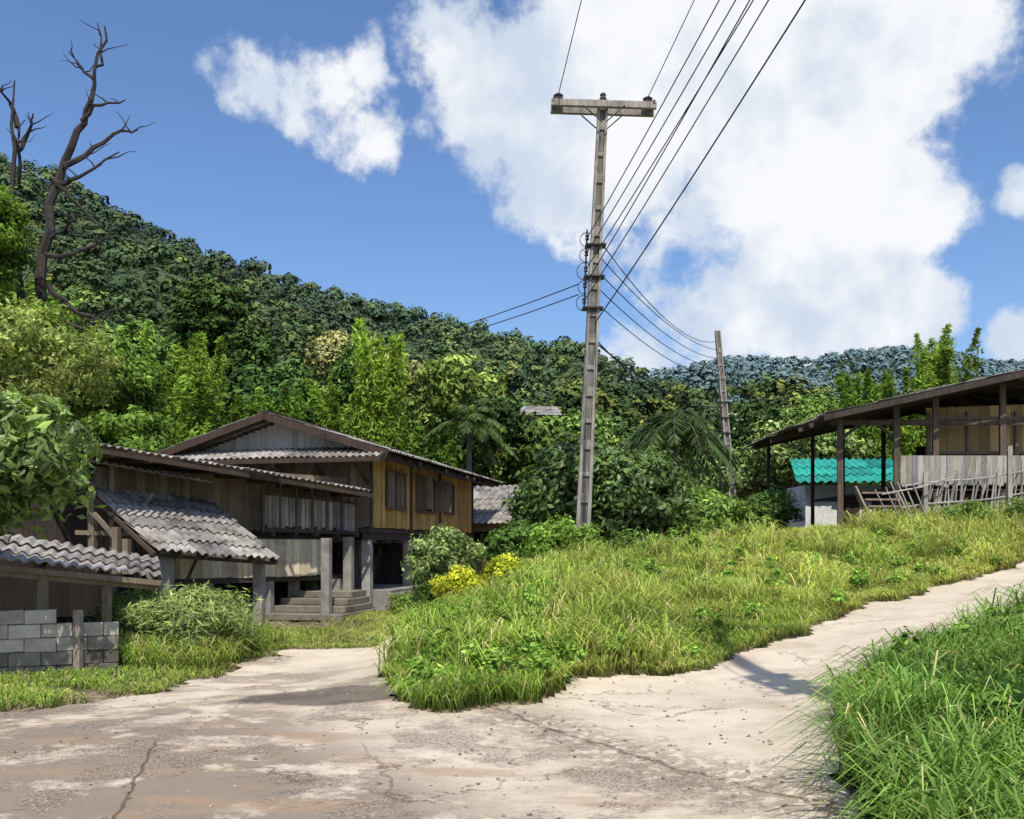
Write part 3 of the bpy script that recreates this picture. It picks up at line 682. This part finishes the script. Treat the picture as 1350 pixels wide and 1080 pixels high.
# ================================================================== DEAD TREE
e=empty('dead_tree',(-15.5,30,0)); b=B()
def lim(pts,r0,r1,dy=.6):
    n=len(pts)
    y=30+np.cumsum(np.concatenate([[0],rng.normal(0,dy*.4,n-1)]))
    pts=np.array([(p[0],0,p[1]) for p in pts],float); pts[:,1]=y
    out=[pts[0]]
    for a,c in zip(pts[:-1],pts[1:]):
        for t in (.33,.66,1.): out.append(a+(c-a)*t+(rng.normal(0,.06,3) if t<1 else 0))
    out=np.array(out); tube(b,out,np.linspace(r0,r1,len(out)),6); return out
lim([(-15.5,-.3),(-15.3,4),(-15.4,8.6),(-15.5,11.2),(-15,13.7),(-14.4,15.35),(-13.9,16.3),(-13.75,17.2),(-13.4,18.7)],.24,.03,.2)
tw=[]
for pts,r in (([(-13.8,17.0),(-14.2,17.4),(-14.6,17.9)],.06),([(-14.2,15.6),(-13.5,16.1),(-12.9,16.5)],.08),([(-13.7,17.4),(-13.6,18.2),(-13.8,19.0)],.05),
 ([(-14.8,14.1),(-13.9,14.85),(-13.1,15.5),(-12.5,15.5)],.1),([(-15,13.5),(-14.1,13.6),(-12.75,14.4)],.1),([(-15.1,13.7),(-14.5,13.),(-13.6,12.2)],.09),
 ([(-15.4,11.6),(-14.4,12.2),(-13.9,12.3)],.07),([(-15.4,11.2),(-14.1,11.4),(-13,11.9)],.09),([(-15.3,10.2),(-14.6,9.5),(-13.6,9.),(-12.6,9.6)],.12),([(-15.3,9.3),(-14.,8.7),(-13.2,9.3)],.09),
 ([(-15.4,6),(-16.0,9),(-16.25,11),(-16.3,14.6),(-16.35,16.9)],.2),([(-16.3,14.6),(-15.9,15.2),(-15.6,15.7)],.09),([(-16.3,15.4),(-16.6,16.2),(-16.75,16.6)],.1),([(-16.25,13.6),(-16.,14.6),(-15.9,15.5)],.07)):
    o=lim(pts,r,.02); tw.append(o)
for o in tw:
    for j in range(5):
        i=rng.integers(2,len(o)-1); p=o[i]; q=p+np.array((.4*rng.normal(),.3*rng.normal(),.2+.3*R_())); tube(b,wig(p,q,4,.05),np.linspace(.03,.007,4),4)
b.obj('trunk_and_bare_branches',M['deadbark'],e)

# ================================================================== HILLS
def hill(name,ridge,yr,y0,power,x0,x1,step,amp):
    rp=np.array(ridge,float)
    def hz(x,y):
        t=(y-y0)/(yr-y0); rz_=np.interp(x,rp[:,0],rp[:,1])
        s=np.where(t<1,np.clip(t,0,1)**power,1-.8*np.clip(t-1,0,1.2)**1.5)
        w=np.sin(np.clip(t,0,1)*np.pi)
        g=amp*np.sin(x/(yr*.07)+1.3*np.sin(y/(yr*.13)))*w+amp*.6*np.sin(x/(yr*.026)+y/(yr*.05)+2*np.sin(y/(yr*.04)))*w
        return -6+(rz_+6)*s+g
    xs=np.arange(x0,x1,step); ys=np.arange(y0-10,yr*1.45,step); X,Y=np.meshgrid(xs,ys)
    Z=hz(X,Y); Z+=rng.normal(0,step*.04,Z.shape)
    np_mesh(name,np.stack([X,Y,Z],-1).reshape(-1,3),grid_faces(*X.shape),M['hillsoil'],smooth=True)
    return hz
m,nt=new_mat('forest_floor'); n=N(nt); tc=n.node('ShaderNodeTexCoord').outputs['Object']
n.out(n.bsdf(n.mix(n.ramp(n.noise(tc,.05,5),.4,.6),(.035,.06,.025),(.055,.085,.035)),.95)); M['hillsoil']=m
S=500/1200
rd=[(-200,150),(0,205),(60,225),(130,262),(200,300),(280,335),(370,362),(440,385),(520,405),(600,427),(680,447),(740,475),(780,507),(830,548),(880,590),(960,640),(1060,690)]
R1=[((u-675)*S,1.6+(720-v)*S-5) for u,v in rd]; R1=[(-700,330)]+R1+[(260,0)]
hz1=hill('forested_hill',R1,500,100,1.15,-640,300,10,18)
S2=1100/1200
rd2=[(600,545),(760,520),(820,512),(870,492),(920,482),(980,472),(1060,477),(1120,466),(1170,462),(1230,471),(1290,480),(1350,482),(1500,470),(1700,480)]
R2=[((u-675)*S2,1.6+(720-v)*S2-4) for u,v in rd2]
hz2=hill('distant_forested_hill',R2,1100,500,1.1,-300,1200,25,34)
def forest(name,x,y,z,r,Q,base,mat='forest',qs=.5,cvt=.28,flat=.85,zlo=-.25,hazec=(.07,.11,.1),h0=0.,h1=.8,jit=.3):
    n=len(x); d=nrm(rng.normal(size=(n,Q,3))); d[...,2]=np.where(d[...,2]<zlo,-d[...,2],d[...,2])
    lob=nrm(rng.normal(size=(n,5,3))); am=.68+.45*np.max(np.clip(np.einsum('nqk,nlk->nql',d,lob),0,1)**3,axis=2)
    rr=(.72+.3*R_((n,Q)))*am
    fl=(flat*(.8+.7*R_(n)))[:,None,None]*np.array((0,0,1))+np.array((1,1,0))
    P=np.stack([x,y,z],1)[:,None,:]+d*(rr*r[:,None])[...,None]*fl
    Nn=(d+rng.normal(size=d.shape)*jit+np.array((0,0,.25))).reshape(-1,3)
    sz=(qs*r[:,None]*(.6+.7*R_((n,Q)))).ravel()
    V,F=leaf_quads(P.reshape(-1,3),Nn,sz,sz*.75)
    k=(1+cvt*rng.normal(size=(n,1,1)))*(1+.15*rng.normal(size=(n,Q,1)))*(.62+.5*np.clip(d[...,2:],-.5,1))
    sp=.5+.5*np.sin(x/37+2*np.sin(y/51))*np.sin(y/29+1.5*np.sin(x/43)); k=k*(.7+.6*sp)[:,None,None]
    hue=R_((n,1,1))+.2*(sp-.5)[:,None,None]; tint=np.where(hue>.86,np.array((2.0,1.6,1.1)),np.where(hue>.5,np.array((1.3,1.18,.9)),np.array((.85,.93,1.))))
    hz=np.clip(h0+(y[:,None,None]-120)/1150,0,h1)  # aerial haze blended into the leaf colour with distance
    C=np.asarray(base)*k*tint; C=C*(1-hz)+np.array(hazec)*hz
    return np_mesh(name,V,F,M[mat],np.repeat(np.clip(C,.004,1).reshape(-1,3),4,0))
nT=8200
yy=105+405*R_(nT)**.85; xx=(-.62+1.0*R_(nT))*yy
z=hz1(xx,yy); kp=z>-2; xx,yy,z=xx[kp],yy[kp],z[kp]
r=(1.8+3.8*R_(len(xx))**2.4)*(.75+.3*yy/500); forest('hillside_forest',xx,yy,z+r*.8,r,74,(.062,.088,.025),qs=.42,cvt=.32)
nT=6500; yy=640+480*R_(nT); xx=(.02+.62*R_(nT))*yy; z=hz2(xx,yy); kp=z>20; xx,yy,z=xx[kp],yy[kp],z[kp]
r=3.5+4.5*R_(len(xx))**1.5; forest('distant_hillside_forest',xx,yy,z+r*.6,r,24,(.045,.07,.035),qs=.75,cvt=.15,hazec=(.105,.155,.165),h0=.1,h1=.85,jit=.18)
# mid-distance forest mass
nT=250; yy=46+66*R_(nT); xx=(-.6+1.18*R_(nT))*yy
left=xx/yy<.0; hh=np.where(left,9.6,6.3)*(.6+.75*R_(nT)); g=H(xx,yy)
hh=np.where(yy>85,hh*1.25,hh)
r=1.7+1.7*R_(nT)
cat=Cat()
for i in range(nT):
    if abs(xx[i]-10.5)<2.5 and yy[i]<50: continue
    base=np.array([(.06,.095,.024),(.095,.13,.03),(.032,.056,.018),(.14,.145,.05),(.075,.115,.028)][rng.integers(5)])
    for j in range(3):
        o=rng.normal(0,.9,3); s=.6+.4*R_()
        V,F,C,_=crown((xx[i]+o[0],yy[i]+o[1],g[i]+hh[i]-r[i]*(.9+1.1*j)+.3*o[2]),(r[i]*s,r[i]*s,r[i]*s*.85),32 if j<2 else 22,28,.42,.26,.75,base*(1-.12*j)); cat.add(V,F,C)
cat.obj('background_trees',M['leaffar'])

# ================================================================== NAMED TREES
G1=(.07,.115,.024); DK=(.03,.056,.016)
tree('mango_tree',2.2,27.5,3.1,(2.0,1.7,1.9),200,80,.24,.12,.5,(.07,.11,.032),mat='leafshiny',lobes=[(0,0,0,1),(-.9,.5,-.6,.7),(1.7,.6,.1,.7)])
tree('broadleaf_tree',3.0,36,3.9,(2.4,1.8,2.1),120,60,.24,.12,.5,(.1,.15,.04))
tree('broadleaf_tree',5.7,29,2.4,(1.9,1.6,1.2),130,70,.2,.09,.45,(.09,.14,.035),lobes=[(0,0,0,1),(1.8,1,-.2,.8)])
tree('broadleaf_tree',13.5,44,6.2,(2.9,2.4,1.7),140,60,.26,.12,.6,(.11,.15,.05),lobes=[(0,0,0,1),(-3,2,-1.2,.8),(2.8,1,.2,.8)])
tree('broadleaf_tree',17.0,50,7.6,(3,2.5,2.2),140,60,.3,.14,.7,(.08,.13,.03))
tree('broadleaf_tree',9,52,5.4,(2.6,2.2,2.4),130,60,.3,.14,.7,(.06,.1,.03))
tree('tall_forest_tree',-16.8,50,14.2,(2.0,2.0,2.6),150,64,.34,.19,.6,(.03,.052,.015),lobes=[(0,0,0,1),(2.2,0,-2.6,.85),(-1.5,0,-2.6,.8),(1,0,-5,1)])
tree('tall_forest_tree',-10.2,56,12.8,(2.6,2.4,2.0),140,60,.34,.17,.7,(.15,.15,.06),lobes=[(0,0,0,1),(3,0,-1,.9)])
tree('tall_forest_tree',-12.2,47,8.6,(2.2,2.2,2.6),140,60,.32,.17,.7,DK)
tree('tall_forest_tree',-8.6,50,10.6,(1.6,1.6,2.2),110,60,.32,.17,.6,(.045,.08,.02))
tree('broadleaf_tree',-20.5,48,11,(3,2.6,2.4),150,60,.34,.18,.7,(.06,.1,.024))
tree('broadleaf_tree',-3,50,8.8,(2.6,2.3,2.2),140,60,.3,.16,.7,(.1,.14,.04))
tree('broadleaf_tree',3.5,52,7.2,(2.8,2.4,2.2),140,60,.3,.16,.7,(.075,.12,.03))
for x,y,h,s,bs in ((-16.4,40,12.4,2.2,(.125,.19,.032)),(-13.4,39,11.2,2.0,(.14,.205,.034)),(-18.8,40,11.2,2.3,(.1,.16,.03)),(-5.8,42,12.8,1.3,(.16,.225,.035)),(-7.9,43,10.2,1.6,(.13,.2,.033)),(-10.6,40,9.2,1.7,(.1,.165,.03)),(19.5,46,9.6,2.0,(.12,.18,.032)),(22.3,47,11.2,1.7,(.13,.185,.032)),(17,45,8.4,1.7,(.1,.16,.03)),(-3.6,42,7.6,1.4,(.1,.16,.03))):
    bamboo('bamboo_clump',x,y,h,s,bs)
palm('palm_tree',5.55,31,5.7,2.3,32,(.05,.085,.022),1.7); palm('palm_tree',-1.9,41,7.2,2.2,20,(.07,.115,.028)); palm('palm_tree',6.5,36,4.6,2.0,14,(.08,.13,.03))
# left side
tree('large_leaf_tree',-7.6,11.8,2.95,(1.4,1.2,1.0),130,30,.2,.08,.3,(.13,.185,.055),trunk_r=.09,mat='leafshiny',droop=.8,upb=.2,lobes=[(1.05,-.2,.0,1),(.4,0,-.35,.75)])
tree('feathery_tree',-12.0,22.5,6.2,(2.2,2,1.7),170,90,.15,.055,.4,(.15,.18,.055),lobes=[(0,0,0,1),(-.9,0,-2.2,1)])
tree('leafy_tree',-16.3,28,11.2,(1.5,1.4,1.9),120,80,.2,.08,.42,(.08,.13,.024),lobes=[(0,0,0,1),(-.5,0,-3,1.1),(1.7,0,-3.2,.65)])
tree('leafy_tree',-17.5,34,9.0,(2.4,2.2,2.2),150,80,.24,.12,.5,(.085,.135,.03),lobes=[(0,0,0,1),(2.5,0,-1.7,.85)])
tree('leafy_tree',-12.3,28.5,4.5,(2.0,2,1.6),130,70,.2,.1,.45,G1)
# shrubs
shrub('feathery_bush',-5.0,14.2,.3,(1.0,.9,.72),130,80,.14,.02,.3,(.15,.185,.07),upb=.6,zmin=-.3)
shrub('feathery_bush',-6.2,15.2,.3,(.9,.8,.7),90,70,.13,.02,.28,(.13,.165,.06),zmin=-.3)
shrub('golden_bush',-.92,16.4,.8,(.5,.48,.46),75,110,.06,.033,.15,(.23,.245,.025),light=(1.35,1.2,1))
shrub('golden_bush',-.18,17.2,1.08,(.42,.4,.38),65,110,.06,.033,.15,(.21,.235,.025),light=(1.35,1.2,1))
shrub('flowering_shrub',-1.3,17.3,1.4,(.75,.6,.65),72,50,.1,.045,.22,(.13,.17,.065))
shrub('leafy_bush',-1.45,16.9,.4,(.45,.4,.65),65,60,.1,.04,.22,(.05,.085,.022))
shrub('leafy_bush',1.1,20.3,1.6,(1.0,.8,.7),100,60,.14,.05,.28,(.1,.16,.03))
shrub('leafy_bush',.3,23,1.5,(1.2,1,.9),110,60,.14,.06,.3,(.055,.095,.024))
shrub('leafy_bush',3.0,23.5,1.2,(1.6,1,.9),110,60,.14,.06,.3,(.055,.09,.024))
shrub('round_bush',8.5,30,2.75,(1.15,1,.85),110,80,.12,.03,.3,(.055,.095,.028))
shrub('leafy_bush',6.2,27,1.8,(1.1,1,.7),90,60,.14,.06,.3,(.08,.12,.03))
shrub('leafy_bush',11.2,22.2,2.3,(.8,.6,.45),70,60,.12,.03,.25,(.12,.17,.045))
shrub('leafy_bush',12.8,21.8,2.45,(1.0,.6,.4),80,60,.12,.03,.25,(.11,.16,.045))
shrub('leafy_bush',9.6,21.8,1.9,(.6,.5,.35),50,50,.12,.04,.2,(.11,.16,.04))
shrub('leafy_bush',-2.6,23.5,.1,(.8,.6,.35),60,50,.1,.04,.2,(.1,.14,.035))
shrub('leafy_bush',-1.5,25,.5,(.9,.8,.7),70,60,.12,.05,.25,(.07,.11,.027))

# ================================================================== GRASS
def patchn(x,y): return .5+.25*np.sin(x*1.1+.7*np.sin(y*.9))+.25*np.sin(y*1.4+1.1*np.sin(x*.8)+1)
def patch2(x,y): return .5+.25*np.sin(x*4.3+1.7*np.sin(y*3.1))+.25*np.sin(y*5.1+1.6*np.sin(x*3.7)+1)
cat=Cat()
def scat(n,x0,x1,y0,y1,cond,hf,wf,lean,basef,root=.45):
    x=x0+(x1-x0)*R_(n); y=y0+(y1-y0)*R_(n); k=cond(x,y)&~onroad(x,y); x,y=x[k],y[k]
    V,F,C=blades(x,y,hf(x,y),wf(x,y),lean,basef(x,y),root=root); cat.add(V,F,C)
def isright(x,y): return y<np.interp(x,[1.8,2.4,3.1,4.6,6.6,9.1,12,17],[5.5,7.3,8.9,10.7,12.6,14.7,17.4,21.5])
ctr=lambda x,y:(~isright(x,y))&(x>-1.9)
def colb(x,y):
    p=patchn(x*1.3,y*1.3)[:,None]; p2=patch2(x*.8,y*.8)[:,None]; q=R_(len(x))[:,None]; s=np.clip((x-.5)/4,0,1)[:,None]
    c=np.array((.12,.19,.032))*(1-p)+np.array((.205,.24,.055))*p
    c=c*(.7+.6*p2)+np.array((.05,.03,.015))*s
    return np.where(q>.86,np.array((.34,.28,.14))*(.6+.6*p2),c)
hb=lambda x,y:(.05+.11*patchn(x*1.7,y*1.9)**1.5+.13*patch2(x,y)**1.5+.09*R_(len(x))+.22*(np.exp(-((x+.1)/1.4)**2)))*(.8+.02*y)
thin=lambda x,y:ctr(x,y)&(patch2(x*.6+3,y*.6)+.6*R_(len(x))>.4)
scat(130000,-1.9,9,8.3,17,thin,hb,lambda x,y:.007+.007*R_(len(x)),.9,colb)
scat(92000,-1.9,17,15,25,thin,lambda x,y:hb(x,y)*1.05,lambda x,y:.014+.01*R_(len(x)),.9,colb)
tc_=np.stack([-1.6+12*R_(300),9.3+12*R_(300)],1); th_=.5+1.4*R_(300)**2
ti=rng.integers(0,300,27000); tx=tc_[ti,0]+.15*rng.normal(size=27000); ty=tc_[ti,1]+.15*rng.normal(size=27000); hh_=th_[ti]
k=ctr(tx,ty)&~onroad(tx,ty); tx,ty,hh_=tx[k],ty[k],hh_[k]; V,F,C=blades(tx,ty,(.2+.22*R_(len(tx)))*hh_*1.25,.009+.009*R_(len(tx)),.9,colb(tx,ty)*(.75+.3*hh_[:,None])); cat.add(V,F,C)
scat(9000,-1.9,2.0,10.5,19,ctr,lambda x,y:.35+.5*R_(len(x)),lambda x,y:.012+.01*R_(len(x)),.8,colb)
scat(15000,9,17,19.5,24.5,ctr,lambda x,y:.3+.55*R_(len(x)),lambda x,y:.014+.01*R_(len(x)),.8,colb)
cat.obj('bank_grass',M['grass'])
cat=Cat()
rt=lambda x,y:isright(x,y)&(x>1.85)
colr=lambda x,y:np.where(R_(len(x))[:,None]>.95,np.array((.36,.31,.15)),np.array((.085,.142,.032))*(.45+.8*patchn(x*2.3,y*2.1)[:,None]+.5*patch2(x,y)[:,None]))
hr=lambda x,y:(.16+.38*R_(len(x))**1.3+.16*patchn(x*3,y*2)+.2*patch2(x,y))
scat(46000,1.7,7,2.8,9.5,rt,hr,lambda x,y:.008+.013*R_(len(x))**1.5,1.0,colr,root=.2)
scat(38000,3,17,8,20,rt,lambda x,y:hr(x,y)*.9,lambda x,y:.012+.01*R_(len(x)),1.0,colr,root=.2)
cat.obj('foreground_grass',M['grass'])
cat=Cat()
lf=lambda x,y:(x<-2.2)
hl=lambda x,y:(.05+.1*R_(len(x))+.1*patchn(x*2,y*2))
scat(55000,-9,-1.9,9,26,lambda x,y:lf(x,y)&(patchn(x*1.3,y*1.1)+.5*R_(len(x))>.65),hl,lambda x,y:.008+.008*R_(len(x)),1.,colb)
scat(9000,-8,-4.2,7.8,11.5,lambda x,y:lf(x,y)&(patch2(x,y)+.3*R_(len(x))>.55),hl,lambda x,y:.008+.008*R_(len(x)),1.,colb)
scat(8000,-8,-4.2,12.8,17,lf,lambda x,y:.25+.4*R_(len(x)),lambda x,y:.01+.01*R_(len(x)),.8,colb)
cat.obj('verge_grass',M['grass'])
cat=Cat()
for i in range(500):
    if i<250: x=-1.6+2.4*R_(); y=9.2+8*R_()
    elif i<400: x=-1+12*R_(); y=9.5+12*R_()
    else: x=2.4+3*R_(); y=5+6*R_()
    if onroad(np.array([x]),np.array([y]))[0]: continue
    h=.08+.26*R_()**1.5; V,F,C,_=crown((x,y,gz(x,y)+h),(.16,.16,h),8,16,.075,.042,.1,(.11,.18,.035) if i<400 else (.085,.14,.03),upb=.9,zmin=-.2); cat.add(V,F,C)
cat.obj('weeds',M['leaf'])
b=B()
n_=2600; x=-5+8*R_(n_); y=4.5+6*R_(n_); k=onroad(x,y); x,y=x[k],y[k]; z=H(x,y)
dlt=np.abs(x+.63*(y-8.5))
for i in range(len(x)):
    if dlt[i]>.5 and R_()>.35: continue
    s=.005+.013*R_()**2; p=np.array((x[i],y[i],z[i]+s*.4)); d=rng.normal(size=3); d[2]*=.3; d=nrm(d)*s; k=.3+.4*R_()
    b.beam(p-d,p+d,s*1.4,s*1.1,(k,k*.88,k*.74),w2=s*.8,h2=s*.7)
b.obj('gravel',M['block'])

# ================================================================== SKY / LIGHT / CAMERA
el=math.radians(57)
sd=Vector((.1*math.cos(el),-math.cos(el),math.sin(el))).normalized()   # sun stands behind the camera
sun=bpy.data.lights.new('sun','SUN'); sun.energy=5.0; sun.angle=math.radians(.5); sun.color=(1,.955,.87)
so=bpy.data.objects.new('sun',sun); scene.collection.objects.link(so)
so.rotation_euler=sd.to_track_quat('Z','Y').to_euler(); so.location=(5,-20,40)
w=bpy.data.worlds.new('World'); scene.world=w; w.use_nodes=True; nt=w.node_tree; nt.nodes.clear(); n=N(nt)
sky=n.node('ShaderNodeTexSky',sky_type='NISHITA'); sky.sun_disc=False; sky.sun_elevation=el; sky.sun_rotation=math.radians(174)
sky.altitude=300; sky.air_density=1.0; sky.dust_density=1.8; sky.ozone_density=2.0
hs=n.node('ShaderNodeHueSaturation'); hs.inputs['Saturation'].default_value=1.1; nt.links.new(sky.outputs[0],hs.inputs['Color'])
skc=n.mix(1.,hs.outputs[0],(1.,1.06,1.18),'MULTIPLY')
bg=n.node('ShaderNodeBackground'); bg.inputs[1].default_value=.15; nt.links.new(skc,bg.inputs[0])
D=n.node('ShaderNodeTexCoord').outputs['Generated']
wc=n.noise(D,5,3,.6,col=True); Dw=n.vmath('ADD',D,n.vmath('MULTIPLY',n.vmath('SUBTRACT',wc,(.5,.5,.5)),(.1,.1,.1)))
blobs=[(-.065,.545,.055,.85),(-.02,.48,.08,1),(.05,.47,.11,1),(.13,.44,.12,1),(.2,.52,.16,1.2),(.33,.56,.17,1.2),(.39,.49,.08,1),(.29,.42,.12,1.2),(.36,.36,.11,1.2),(.43,.35,.06,1),(.45,.28,.05,1),(.41,.27,.07,1),(.30,.29,.10,1),(.36,.22,.10,1),(.22,.24,.08,.7),(.14,.19,.06,.6),(.28,.72,.22,1),(.55,.388,.026,.7),(.575,.235,.045,1),(-.275,.495,.028,.3),(-.24,.502,.035,.33),(-.205,.515,.035,.33),(-.175,.522,.028,.33),(-.16,.46,.025,.2)]
fld=None
for tx,tz,rr,wt in blobs:
    c=Vector((tx,1,tz)); L=c.length; c.normalize()
    d=n.math('MULTIPLY_ADD',n.vmath('DISTANCE',Dw,tuple(c)),-wt*L/(rr*1.2),wt)
    fld=d if fld is None else n.math('SMOOTH_MAX',fld,d,.08)
nz=n.noise(D,12,8,.62,.0); nz2=n.noise(D,4.,3,.55)
dens=n.math('ADD',fld,n.math('MULTIPLY',n.math('SUBTRACT',nz,.53),1.7))
dens=n.math('ADD',dens,n.math('MULTIPLY',n.math('SUBTRACT',nz2,.5),.5))
alpha=n.ramp(dens,.0,.36)
sh=n.noise(n.vmath('ADD',D,(0,0,.03)),7,6,.58)
shade=n.ramp(n.math('ADD',sh,n.math('MULTIPLY',dens,-.08)),.34,.58)
ccol=n.mix(shade,(.97,.98,1.0),(.64,.73,.86))
bg2=n.node('ShaderNodeBackground'); nt.links.new(ccol,bg2.inputs[0]); bg2.inputs[1].default_value=1.0
mx=n.node('ShaderNodeMixShader'); nt.links.new(n.math('MULTIPLY',alpha,.97),mx.inputs[0]); nt.links.new(bg.outputs[0],mx.inputs[1]); nt.links.new(bg2.outputs[0],mx.inputs[2])
o=n.node('ShaderNodeOutputWorld'); nt.links.new(mx.outputs[0],o.inputs[0])
cam=bpy.data.cameras.new('camera'); cam.lens=32; cam.sensor_width=36; cam.shift_y=180/1350; cam.clip_end=12000; cam.clip_start=.05
co=bpy.data.objects.new('camera',cam); scene.collection.objects.link(co); co.location=(0,0,1.6); co.rotation_euler=(math.radians(90),0,0)
scene.camera=co
scene.view_settings.view_transform='Standard'; scene.view_settings.look='None'; scene.view_settings.exposure=0
